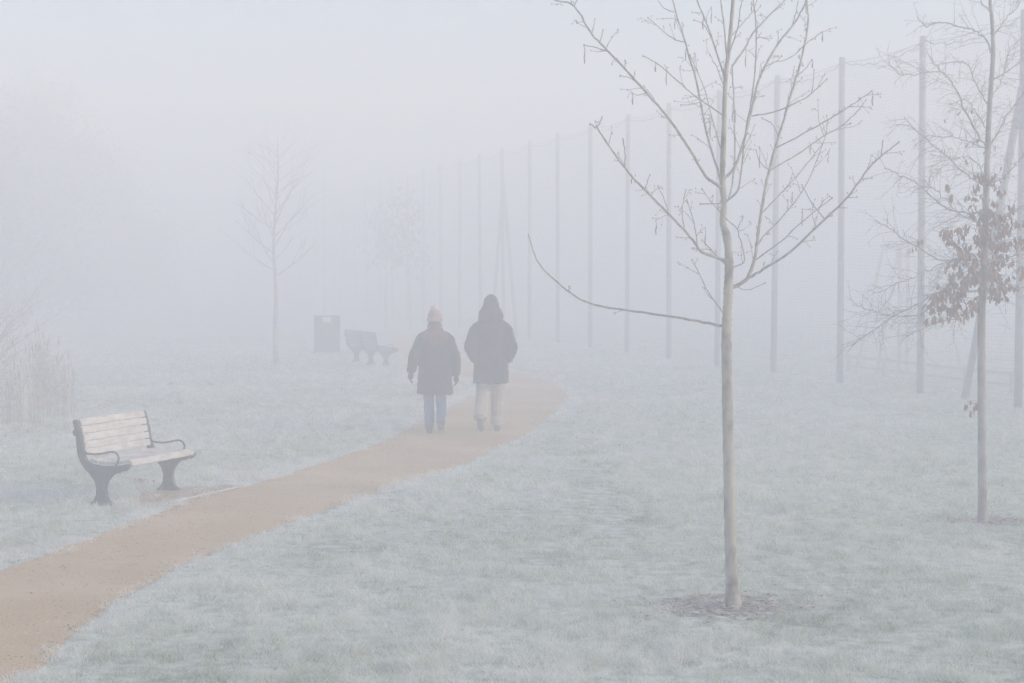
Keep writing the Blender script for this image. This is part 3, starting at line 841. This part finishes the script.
# netting, one panel per bay
nb_ = MB(); cell = .06; r = .002
def thread(a, b2):
    nb_.tube([a, b2], [r, r], 3, cap=False)
nz = int((FH - .12) / cell); nxn = int(STEP / cell)
sag = lambda x: .16 * (1 - (2 * x / STEP - 1) ** 2)
for i in range(nxn + 1):
    x = STEP * i / nxn
    pts = []
    top = FH - .06 - sag(x)
    for k in range(7):
        pts.append((x + .012 * math.sin(k * 2.1 + i), .035 * math.sin(math.pi * x / STEP) * math.sin(k * .9), .06 + (top - .06) * k / 6))
    nb_.tube(pts, [r] * 7, 3, cap=False)
for k in range(nz + 1):
    pts = []
    for q in range(9):
        x = STEP * q / 8
        top = FH - .06 - sag(x)
        pts.append((x, .035 * math.sin(math.pi * x / STEP) * math.sin(k * .1 * .9), .06 + (top - .06) * k / nz))
    nb_.tube(pts, [r] * 9, 3, cap=False)
# frosted top edge hung on loops
pts = [(STEP * q / 24, 0, FH - .06 - sag(STEP * q / 24) + .02 * math.sin(q * 1.7)) for q in range(25)]
nb_.tube(pts, [.011] * 25, 5)
for q in range(1, 12):
    x = STEP * q / 12
    nb_.tube([(x, 0, FH - .06 - sag(x)), (x + .02, 0, FH - .06 - sag(x) * .45)], [.006, .006], 4)
net0 = nb_.build('net', M['net'], root); net0.location = (n0 * STEP, 0, 0)
for i in range(n0 + 1, n1):
    o = net0.copy(); COL.objects.link(o); o.parent = root; o.location = (i * STEP, 0, 0)
mb = MB()
pts = []
for i in range(n0, n1):
    for q in range(6): x = STEP * q / 6; pts.append((i * STEP + x, 0, FH - .05 - sag(x) * .45))
mb.tube(pts, [.008] * len(pts), 5); mb.build('cable', M['net'], root)
br0 = None
for i, sides in ((0, (1, -1)), (10, (1, -1)), (20, (1, -1))):
    for s in sides:
        mb = MB(); mb.tube([(0, 0, 4.85), (s * 1.55, 0, -.05)], [.06, .06], 10)
        o = mb.build('brace', M['pole'], root); o.location = (i * STEP, 0.0, 0)

# low rail and tall pale frame beyond the net
rroot = empty('low_barrier', p0 + fdir * 1.2 + Vector((fdir.y, -fdir.x, 0)) * 1.6, 'low grey rail barrier just behind the netting at right', 'barrier', rz=math.atan2(fdir.y, fdir.x))
for i in range(-4, 6):
    mb = MB(); mb.box(-.04, .04, -.04, .04, -.03, .38, .006); o = mb.build('post', M['rail'], rroot, smooth=False); o.location = (i * 1.5, 0, 0)
for z in (.14, .33):
    mb = MB(); mb.box(-6, 7.5, -.068, -.043, z - .025, z + .025, .005); mb.build('rail', M['rail'], rroot, smooth=False)
Yf = 33.5
a, b2 = at(899, 377, Yf), at(907, 377, Yf + .6)
c = (a + b2) * .5; c.z = 0
froot = empty('pale_frame', c, 'tall pale pole frame with a leaning stay, faint beyond the netting', 'frame')
H2 = at(899, 246, Yf).z
for q in (a, b2):
    mb = MB(); mb.tube([(q.x - c.x, q.y - c.y, -.05), (q.x - c.x, q.y - c.y, H2)], [.045, .04], 10); mb.build('post', M['pale'], froot)
for (x0, y0, x1, y1) in [(884, 246, 855, 379), (899, 246, 876, 379), (952, 322, 962, 379)]:
    pa, pb = at(x0, y0, Yf) - c, at(x1, y1, Yf) - c; pb.z = -.03
    mb = MB(); mb.tube([pa, pb], [.03, .03], 8); mb.build('stay', M['pale'], froot)
mb = MB(); pa, pb = at(880, 246, Yf) - c, at(912, 246, Yf) - c; mb.tube([pa, pb], [.03, .03], 8)
mb.build('crossbar', M['pale'], froot); mb = MB(); pa, pb = at(893, 322, Yf) - c, at(955, 322, Yf) - c; mb.tube([pa, pb], [.025, .025], 8); mb.build('crossbar', M['pale'], froot)

# ------------------------------------------------------------------ reeds and bare shrub at the left edge
def reeds(px, py, rx, n, hmin, hmax, label, seed):
    g = gr(px, py); rnd = random.Random(seed)
    root = empty('reed_clump', (g.x, g.y, float(gh(g.x, g.y))), label, 'reeds', 'dry reeds at the left edge')
    st = MB(); pl = st
    for i in range(n):
        a = rnd.uniform(0, 6.283); q = math.sqrt(rnd.random())
        x, y = rx * q * math.cos(a), rx * 1.1 * q * math.sin(a)
        H = rnd.uniform(hmin, hmax) * (1 - .25 * q); lx, ly = rnd.gauss(0, .045), rnd.gauss(0, .045)
        P = [Vector((x + lx * u * u * H, y + ly * u * u * H, H * u - .02)) for u in (0, .3, .6, .85, 1)]
        st.tube(P, [.0038, .0038, .0032, .0028, .002], 4)
        for k in range(rnd.randint(1, 3)):     # dry blades
            u = rnd.uniform(.15, .8); b3 = P[0].lerp(P[-1], u); a2 = rnd.uniform(0, 6.28); L = rnd.uniform(.15, .4)
            e1 = b3 + Vector((math.cos(a2) * L * .3, math.sin(a2) * L * .3, L * .6)); e2 = b3 + Vector((math.cos(a2) * L * .75, math.sin(a2) * L * .75, L * .55))
            st.tube([b3, e1, e2], [.004, .006, .0015], 3)
        if rnd.random() < .35:
            t_ = P[-1]; pl.tube([t_ - Vector((0, 0, .12)), t_ - Vector((lx * .1, 0, .05)), t_ + Vector((lx * .4, ly * .4, .05))], [.004, .016, .004], 5)
    st.build('stems', M['reed'], root)
reeds(58, 416, .24, 46, .6, 1.25, 'dry pale reed clump rightmost at the left edge', 1)
reeds(42, 411, .13, 45, .9, 1.5, 'tall narrow dark reed clump between two paler clumps', 2)
reeds(14, 424, .40, 56, .6, 1.35, 'broad low clump of dry reeds at the left frame edge', 3)
reeds(-40, 428, .5, 80, .7, 1.5, 'reed clump cut by the left frame edge', 4)
g = gr(-30, 408); rnd = random.Random(77)
root = empty('bare_shrub', (g.x, g.y, 0), 'bare branching shrub reaching in at the left edge above the reeds', 'shrub')
mb = MB()
for i in range(16):
    a = i * .7 + rnd.uniform(-.3, .3)
    grow(mb, Vector((rnd.gauss(0, .1), rnd.gauss(0, .1), -.02)), Vector((math.cos(a) * .45, math.sin(a) * .45, 1)).normalized(), rnd.uniform(1.0, 1.5), .016, 3, rnd, .6, .2, None, 5)
mb.build('branches', M['twig'], root)

# ------------------------------------------------------------------ people
def remesh(o, vox, it=4, noise=None):
    m_ = o.modifiers.new('remesh', 'REMESH'); m_.mode = 'VOXEL'; m_.voxel_size = vox; m_.use_smooth_shade = True
    s_ = o.modifiers.new('smooth', 'SMOOTH'); s_.factor = .5; s_.iterations = it
    if noise:
        tx = bpy.data.textures.new('folds', 'CLOUDS'); tx.noise_scale = noise[0]; tx.noise_depth = 2
        d_ = o.modifiers.new('folds', 'DISPLACE'); d_.texture = tx; d_.strength = noise[1]; d_.mid_level = .5
    return o

def limb(mb, pts, rad, n=12):
    P = spline(pts, 4); W = np.interp(np.linspace(0, 1, len(P)), np.linspace(0, 1, len(rad)), rad)
    mb.tube(P, list(W), n)

def hand(mb, w, e, side, s=1.0):
    """palm, four curled fingers of different length and a thumb leaving the side of the palm; w wrist, e elbow"""
    d = (Vector(w) - Vector(e)).normalized(); w = Vector(w)
    fwd = Vector((0, 1, 0)); fwd = (fwd - d * fwd.dot(d)).normalized()      # thumb side faces forward
    inn = Vector((-side, 0, 0)); inn = (inn - d * inn.dot(d)).normalized()  # palm faces the thigh
    limb(mb, [w - d * .03, w + d * .01, w + d * .05, w + d * .088], [.024 * s, .027 * s, .033 * s, .027 * s], 10)
    mb.tube([w + d * .03 + fwd * .022, w + d * .085 + fwd * .024], [.017 * s, .016 * s], 8); mb.tube([w + d * .03 - fwd * .022, w + d * .08 - fwd * .024], [.017 * s, .015 * s], 8)
    for k, (off_, ln) in enumerate([(.030, .070), (.010, .078), (-.011, .073), (-.030, .058)]):
        b0 = w + d * .08 + fwd * off_; c1 = b0 + d * ln * .42 + inn * ln * .1; c2 = c1 + d * ln * .3 + inn * ln * .25; c3 = c2 + d * ln * .16 + inn * ln * .25
        mb.tube([b0 - d * .02, b0, c1, c2, c3], [.0095, .0095, .009, .0085, .006], 7)
    b0 = w + d * .03 + fwd * .03; c1 = b0 + fwd * .022 + d * .022 + inn * .012; c2 = c1 + d * .028 + inn * .012 + fwd * .004; c3 = c2 + d * .02 + inn * .008
    mb.tube([b0 - fwd * .015, b0, c1, c2, c3], [.013, .0125, .0115, .010, .007], 7)

def person(J, label, kind):
    root = empty('person', (0, 0, 0), label, 'person')
    B = MB(); hz = J['head']; hx, hy, hh = hz
    # body: one continuous figure
    sh = J['sh']; hp = J['hip']
    B.loft([(0, 0, hp[1] - .06, .10, .08), (0, 0, hp[1], hp[0] * 1.75, .11), (0, 0, (hp[1] * .6 + sh[1] * .4), .135, .10), (0, 0, sh[1] - .12, .165, .11), (0, .0, sh[1] - .02, sh[0] * .95, .085), (0, 0, sh[1] + .03, .08, .065)])
    limb(B, [(0, 0, sh[1] - .02), (hx * .5, hy * .5, sh[1] + .06), (hx, hy - .01, hh - .07)], [.062, .055, .055])
    B.ball((hx, hy - .012, hh + .015), (.073, .092, .105), 18, 14); B.ball((hx, hy + .03, hh - .045), (.056, .06, .068), 14, 10)
    B.tube([(hx, hy + .078, hh + .02), (hx, hy + .098, hh - .018), (hx, hy + .08, hh - .028)], [.009, .014, .012], 8)      # nose
    B.ball((hx, hy + .082, hh - .062), (.024, .012, .010), 10, 6)                                                        # mouth
    for s in (-1, 1):
        B.ball((hx + s * .074, hy - .005, hh - .005), (.011, .02, .032), 10, 8)                                             # ears
        B.ball((hx + s * .03, hy + .066, hh + .03), (.02, .015, .010), 8, 6)
        a_, e_, w_ = J['arm'][s]
        limb(B, [(s * sh[0] * .8, 0, sh[1] - .03), a_, e_, w_], [.05, .047, .04, .026])
        hand(B, w_, e_, s, .95)
        h_, k_, an_, toe_ = J['leg'][s]
        limb(B, [(s * hp[0], 0, hp[1]), h_, k_, an_], [.078, .075, .05, .034])
        limb(B, [Vector(an_) + Vector((0, -.03, -.04)), Vector(an_) + Vector((0, .03, -.045)), toe_], [.03, .034, .025])
    remesh(B.build('body', M['skin'], root), .0065, 2)
    for s in (-1, 1):
        q = MB(); q.ball((hx + s * .03, hy + .071, hh + .012), (.012, .011, .010), 10, 8); q.build('eye', M['eye'], root)
    # trousers
    q = MB()
    q.loft([(0, 0, hp[1] - .09, hp[0] * 1.7, .11), (0, 0, hp[1] + .02, hp[0] * 1.95, .135), (0, 0, hp[1] + .14, hp[0] * 1.85, .125)])
    for s in (-1, 1):
        h_, k_, an_, toe_ = J['leg'][s]
        lo = Vector(an_) + (Vector(an_) - Vector(k_)).normalized() * .02
        limb(q, [(s * hp[0], 0, hp[1]), h_, Vector(h_).lerp(Vector(k_), .5), k_, Vector(k_).lerp(Vector(an_), .5), lo], J['trr'])
    remesh(q.build('trousers', M[J['trm']], root), .010, 3, (.07, .024))
    # shoes
    for s in (-1, 1):
        h_, k_, an_, toe_ = J['leg'][s]
        an_ = Vector(an_); toe_ = Vector(toe_); dd = (toe_ - an_); dd = Vector((dd.x, dd.y, 0)).normalized()
        hv = Vector(J['heel'][s])
        q = MB()
        limb(q, [an_ + Vector((0, 0, .03)), an_, hv + Vector((0, 0, .045))], [.044, .047, .045])
        limb(q, [hv + Vector((0, 0, .04)), hv.lerp(toe_, .35) + Vector((0, 0, .045)), hv.lerp(toe_, .7) + Vector((0, 0, .035)), toe_ + Vector((0, 0, .026))], [.038, .045, .046, .03])
        so = remesh(q.build('shoe', M[J['shm']], root), .008, 3)
        ax = (toe_ - hv).normalized(); sd = Vector((1, 0, 0)); up = sd.cross(ax).normalized()
        if up.z < 0: up = -up
        V = []; pr = [(-.035, .020), (-.02, .034), (.06, .036), (.15, .044), (.21, .040), (.25, .018)]
        for zz in (0, .02):
            for u, w in pr: V.append(hv + ax * u - sd * w * .85 + up * (zz - .002))
            for u, w in reversed(pr): V.append(hv + ax * u + sd * w * .85 + up * (zz - .002))
        n = len(pr) * 2
        mesh_obj('sole', V, [tuple(reversed(range(n))), tuple(range(n, 2 * n))] + [(i, (i + 1) % n, (i + 1) % n + n, i + n) for i in range(n)], M['sole'], so, smooth=False)
    # coat with sleeves
    q = MB(); q.loft(J['coat'], 26)
    for s in (-1, 1):
        a_, e_, w_ = J['arm'][s]
        limb(q, [(s * sh[0] * .7, 0, sh[1] - .04), a_, Vector(a_).lerp(Vector(e_), .5), e_, Vector(e_).lerp(Vector(w_), .55), w_], J['slr'])
    remesh(q.build('coat', M[J['com']], root), .011, 5, (.085, .03))
    return root

# woman in the bobble hat
JW = dict(head=(0, .02, 1.475), sh=(.16, 1.27), hip=(.085, .84),
          arm={-1: ((-.172, -.005, 1.20), (-.275, -.05, .985), (-.305, .01, .775)), 1: ((.172, -.005, 1.20), (.262, -.03, .975), (.275, .03, .735))},
          leg={-1: ((-.085, 0, .76), (-.078, .05, .45), (-.07, -.02, .085), (-.075, .17, .028)), 1: ((.085, 0, .76), (.082, .07, .46), (.078, -.16, .15), (.08, -.03, .032))},
          heel={-1: (-.07, -.06, .0), 1: (.078, -.225, .09)},
          trr=[.09, .092, .082, .069, .066, .060], trm='jeans', shm='shoe_w', com='coat_w',
          coat=[(0, 0, 1.385, .07, .07), (0, -.005, 1.345, .095, .085), (0, -.005, 1.31, .125, .105), (0, 0, 1.25, .168, .125), (0, 0, 1.15, .195, .14), (0, 0, 1.0, .20, .145),
                (0, 0, .86, .205, .15), (0, 0, .7, .22, .16), (0, 0, .56, .232, .168), (0, 0, .505, .236, .172), (0, 0, .495, .225, .16)],
          slr=[.078, .078, .074, .07, .066, .052])
g = gr(435, 432.5)
w = person(JW, 'woman walking away in a pale pink bobble hat, dark coat and blue jeans', 'w')
w.location = (g.x, g.y, float(gh(g.x, g.y)) + .009); w.rotation_euler.z = .05
mb = MB(); mb.ball((0, -.075, 1.245), (.185, .085, .085), 18, 10); mb.ball((0, -.10, 1.19), (.10, .05, .10), 14, 8); mb.ball((0, -.015, 1.37), (.098, .105, .06), 16, 8)
remesh(mb.build('hood', M['hood_w'], w), .011, 4, (.06, .02))
mb = MB(); mb.loft([(0, .008, 1.435, .098, .112), (0, .008, 1.475, .104, .118), (0, .006, 1.48, .094, .108), (0, 0, 1.53, .085, .10), (0, -.004, 1.575, .062, .072), (0, -.006, 1.60, .03, .035), (0, -.006, 1.605, .01, .01)], 22)
ht = remesh(mb.build('hat', M['hat'], w), .007, 2)
mb = MB(); mb.ball((0, -.006, 1.60), (.056, .056, .05), 14, 10)
po = mb.build('pom_pom', M['pom'], ht); 
mb = MB(); mb.ball((0, -.03, 1.41), (.082, .07, .07), 14, 10); mb.build('hair', M['hair'], w)
for s in (-1, 1):
    q = MB(); a_, e_, w_ = JW['arm'][s]; hand(q, w_, e_, s, 1.12)
    remesh(q.build('glove', M['glove'], w), .006, 1)

# man with the hood up
JM = dict(head=(0, .05, 1.60), sh=(.185, 1.39), hip=(.092, .92),
          arm={-1: ((-.195, -.01, 1.31), (-.265, -.10, 1.10), (-.20, .09, .93)), 1: ((.195, -.01, 1.31), (.268, -.10, 1.10), (.21, .09, .93))},
          leg={-1: ((-.092, 0, .84), (-.105, .02, .50), (-.125, -.27, .20), (-.125, -.19, .035)), 1: ((.092, 0, .84), (.088, .10, .48), (.078, .10, .085), (.085, .29, .028))},
          heel={-1: (-.125, -.36, .165), 1: (.078, .05, .0)},
          trr=[.10, .11, .103, .094, .092, .088], trm='trous_m', shm='shoe_m', com='coat_m',
          coat=[(0, 0, 1.52, .075, .08), (0, -.005, 1.48, .12, .11), (0, -.005, 1.43, .17, .13), (0, 0, 1.36, .205, .15), (0, 0, 1.25, .238, .165), (0, 0, 1.1, .228, .165),
                (0, 0, .95, .218, .16), (0, 0, .82, .222, .165), (0, 0, .70, .232, .17), (0, 0, .635, .236, .172), (0, 0, .622, .225, .16)],
          slr=[.09, .09, .086, .082, .078, .07])
g = gr(491, 431)
mn = person(JM, 'man walking away with a dark jacket hood up, hands in pockets, pale trousers', 'm')
mn.location = (g.x, g.y, float(gh(g.x, g.y)) + .009); mn.rotation_euler.z = -.03
mb = MB(); mb.loft([(0, -.03, 1.42, .15, .12), (0, -.045, 1.46, .165, .14), (0, -.045, 1.52, .162, .145), (0, -.04, 1.565, .148, .14), (0, -.025, 1.60, .122, .13), (0, -.015, 1.64, .106, .122), (0, -.012, 1.69, .094, .112), (0, -.012, 1.735, .078, .094), (0, -.014, 1.765, .052, .064), (0, -.015, 1.782, .022, .026)], 22)
remesh(mb.build('hood', M['coat_m'], mn), .010, 3, (.06, .02))

# ------------------------------------------------------------------ haze, sky, sun, camera
HZ = dict(top=9.6, dens=.0452, col=(.955, .967, 1.0))
mb = MB(); mb.box(-310, 310, -310, 310, -1.05, HZ['top'])
hz = mb.build('haze', bpy.data.materials.new('haze'), None, smooth=False); tag(hz, kind='stuff')
hm = hz.data.materials[0]; hm.use_nodes = True; nt = hm.node_tree; nt.nodes.clear()
out = nt.nodes.new('ShaderNodeOutputMaterial'); pv = nt.nodes.new('ShaderNodeVolumePrincipled')
pv.inputs['Color'].default_value = (*HZ['col'], 1); pv.inputs['Density'].default_value = HZ['dens']; pv.inputs['Anisotropy'].default_value = .0
pv.inputs['Density Attribute'].default_value = ''
nt.links.new(pv.outputs[0], out.inputs['Volume'])
hm.cycles.homogeneous_volume = True

SUN_EL, SUN_AZ = R(20), R(108)      # azimuth clockwise from +Y (the view direction), so the sun stands to the right
world = bpy.data.worlds.new('World'); S.world = world; world.use_nodes = True
nt = world.node_tree; bg = nt.nodes['Background']
sky = nt.nodes.new('ShaderNodeTexSky'); sky.sky_type = 'NISHITA'; sky.sun_disc = False
sky.sun_elevation = SUN_EL; sky.sun_rotation = SUN_AZ; sky.air_density = 1.0; sky.dust_density = 4.0; sky.ozone_density = 1.0
hs = nt.nodes.new('ShaderNodeHueSaturation'); hs.inputs['Saturation'].default_value = 1.6
nt.links.new(sky.outputs[0], hs.inputs['Color']); nt.links.new(hs.outputs[0], bg.inputs['Color'])
bg.inputs['Strength'].default_value = .12
sl = bpy.data.lights.new('sun', 'SUN'); sl.energy = 1.5; sl.angle = R(10); sl.color = (1, .965, .91)
so = bpy.data.objects.new('sun', sl); COL.objects.link(so)
to_sun = Vector((math.sin(SUN_AZ) * math.cos(SUN_EL), math.cos(SUN_AZ) * math.cos(SUN_EL), math.sin(SUN_EL)))
so.rotation_euler = to_sun.to_track_quat('Z', 'Y').to_euler(); so.location = (20, 10, 30)

cam = bpy.data.cameras.new('camera'); cam.sensor_width = 36; cam.lens = F / 1024 * 36; cam.clip_end = 2000; cam.clip_start = .1
co = bpy.data.objects.new('camera', cam); COL.objects.link(co); co.location = (0, 0, CH); co.rotation_euler = (math.pi / 2 - PITCH, 0, 0)
S.camera = co

S.view_settings.view_transform = 'Standard'; S.view_settings.look = 'None'; S.view_settings.gamma = 1
S.view_settings.exposure = 1.08
cy = S.cycles
cy.max_bounces = 10; cy.volume_bounces = 6; cy.diffuse_bounces = 3; cy.glossy_bounces = 2; cy.transparent_max_bounces = 8
cy.use_denoising = True; cy.denoising_prefilter = 'NONE'; cy.use_adaptive_sampling = False
